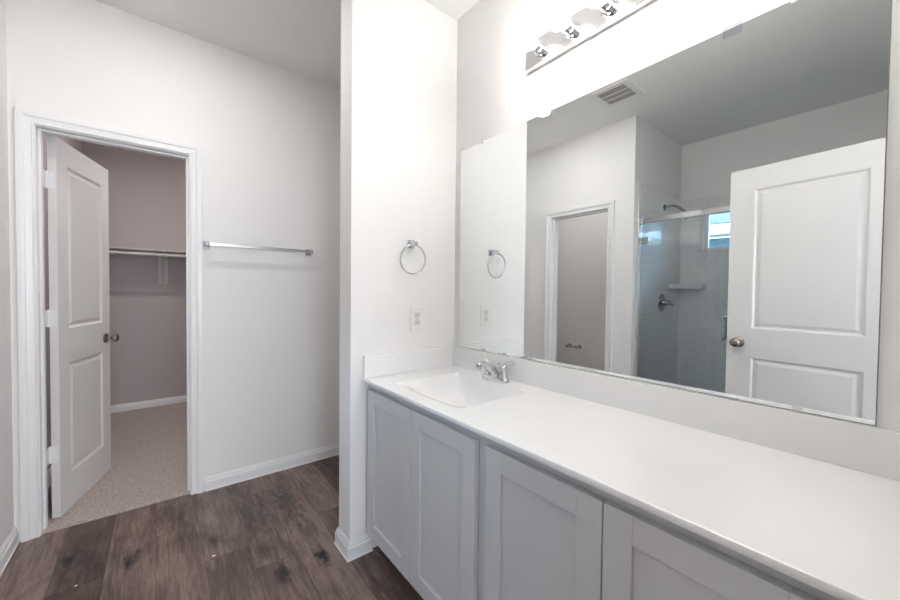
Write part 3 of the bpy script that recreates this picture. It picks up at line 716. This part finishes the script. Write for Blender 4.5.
sv = empty('shower_valve', (2 * M - 3.725, SY - tt, 1.165), 'round chrome shower valve plate with a lever handle', 'shower valve')
bm = bmesh.new(); lathe(bm, (0, -0.0003, 0), (0, -1, 0), [(0, 0.082), (0.005, 0.080), (0.011, 0.060), (0.013, 0.034)], 36); obj('escutcheon', bm, m_chrome2, sv, smooth=True)
bm = bmesh.new(); lathe(bm, (0, -0.0135, 0), (0, -1, 0), [(0, 0.030), (0.02, 0.027), (0.045, 0.022), (0.062, 0.018), (0.066, 0.010)], 24)
tube(bm, [(0, -0.058, 0), (-0.03, -0.064, -0.008), (-0.075, -0.070, -0.020)], [0.012, 0.010, 0.008], 10)
obj('lever_handle', bm, m_chrome2, sv, smooth=True)

bm = bmesh.new(); pts = [(SX + tt + 0.0005, SY - tt - 0.0005), (SX + tt + 0.0005, SY - tt - 0.225), (SX + tt + 0.05, SY - tt - 0.215), (SX + tt + 0.255, SY - tt - 0.06), (SX + tt + 0.262, SY - tt - 0.0005)]
lo = [bm.verts.new((x, y, 1.300)) for x, y in pts]; hi = [bm.verts.new((x, y, 1.345)) for x, y in pts]
bm.faces.new(lo[::-1]); bm.faces.new(hi)
for k in range(5): bm.faces.new((lo[k], lo[(k + 1) % 5], hi[(k + 1) % 5], hi[k]))
tag(obj('corner_shelf', bm, m_marble, bevel=0.004), 'white corner shelf in the tiled shower', 'shelf')

# window in the shower
wn = empty('window_1', (SX - 0.06, (WY0 + WY1) / 2, WZ0), 'small high window in the shower with daylight outside', 'window', kind='structure')
yc = (WY0 + WY1) / 2; hw = (WY1 - WY0) / 2; hh = WZ1 - WZ0
boxes('reveal', [(-0.059, 0.0598, -hw, -hw + 0.010, 0, hh), (-0.059, 0.0598, hw - 0.010, hw, 0, hh), (-0.059, 0.0598, -hw + 0.01, hw - 0.01, 0, 0.010), (-0.059, 0.0598, -hw + 0.01, hw - 0.01, hh - 0.010, hh)], m_tile_p, parent=wn)
f = 0.030; e0 = hw - 0.010; z1 = hh - 0.010
boxes('window_frame', [(-0.050, -0.015, -e0, -e0 + f, 0.01, z1), (-0.050, -0.015, e0 - f, e0, 0.01, z1), (-0.050, -0.015, -e0 + f, e0 - f, 0.01, 0.01 + f), (-0.050, -0.015, -e0 + f, e0 - f, z1 - f, z1)], m_trim, parent=wn, bevel=0.002)
boxes('pane', [(-0.036, -0.032, -e0 + f, e0 - f, 0.01 + f, z1 - f)], m_pane, parent=wn)

# ------------------------------------------------------------------ toilet paper holder
tp = empty('toilet_paper_holder', (SX, 2.634, 0.572), 'chrome empty toilet paper holder in the toilet room, seen in the mirror', 'toilet paper holder')
for s in (-1, 1):
    bm = bmesh.new(); box(bm, 0.0003, 0.008, s * 0.072 - 0.023, s * 0.072 + 0.023, -0.024, 0.024, 0.002); box(bm, 0.008, 0.072, s * 0.072 - 0.013, s * 0.072 + 0.013, -0.017, 0.017, 0.003)
    obj('mount', bm, m_chrome, tp)
bm = bmesh.new(); tube(bm, [(0.058, -0.060, 0), (0.058, 0.060, 0)], 0.012, 14); obj('roller', bm, m_chrome, tp, smooth=True)
# fill light added to brighten the toilet room wall, no fixture seen
downlight('toilet_room_fill', -1.12, 2.35, H, 0.08, emis('toilet_fill_glow', (1, 0.96, 0.95), 48.0), 'round fill light added on the toilet room ceiling, out of view')

# ------------------------------------------------------------------ crumbs on the floor
for i, (x, y, s, lb) in enumerate(((0.192, 1.99, 0.006, 'small white paper scrap on the floor, nearer the wing wall'), (-0.28, 2.135, 0.004, 'small white paper scrap on the floor below the closet door'))):
    bm = bmesh.new()
    pts = [(s * math.cos(a) * (0.6 + 0.6 * random.random()) * 1.5, s * math.sin(a) * (0.6 + 0.4 * random.random())) for a in [k * PI / 3.5 for k in range(7)]]
    a = [bm.verts.new((px, py, 0.0004)) for px, py in pts]; b = [bm.verts.new((px * 0.8, py * 0.8, 0.0028)) for px, py in pts]
    bm.faces.new(a[::-1]); bm.faces.new(b)
    for k in range(7): bm.faces.new((a[k], a[(k + 1) % 7], b[(k + 1) % 7], b[k]))
    o = obj('paper_scrap', bm, m_plastic); o.location = (x, y, 0); tag(o, lb, 'debris')

# ------------------------------------------------------------------ neighbouring house outside the shower window
nh = empty('neighbour_house', (-7.2, 1.5, -0.36), 'neighbouring house with a blue-grey shingle roof and white fascia outside the shower window', 'house')
boxes('wall', [(-4, 0, -6, 9, 0.26, 2.88)], m_siding, parent=nh)
bm = bmesh.new()
v = [bm.verts.new(p) for p in ((0.55, -6.4, 3.12), (0.55, 9.4, 3.12), (-5, 9.4, 6.3), (-5, -6.4, 6.3), (0.55, -6.4, 3.085), (0.55, 9.4, 3.085), (-5, 9.4, 6.26), (-5, -6.4, 6.26))]
for q in ((0, 1, 2, 3), (4, 7, 6, 5), (0, 4, 5, 1), (1, 5, 6, 2), (2, 6, 7, 3), (3, 7, 4, 0)): bm.faces.new([v[i] for i in q])
obj('roof', bm, m_roof, nh)
boxes('fascia', [(0.50, 0.545, -6.4, 9.4, 2.90, 3.08)], m_fascia, parent=nh)
boxes('soffit', [(0, 0.5, -6.4, 9.4, 2.885, 2.90)], m_fascia, parent=nh)
boxes('yard', [(-30, SX - T - 0.01, -20, 20, -0.2, -0.1)], mat('yard_grass', (0.10, 0.16, 0.07), 0.9), 'grass yard outside the shower window', 'ground', kind='structure')
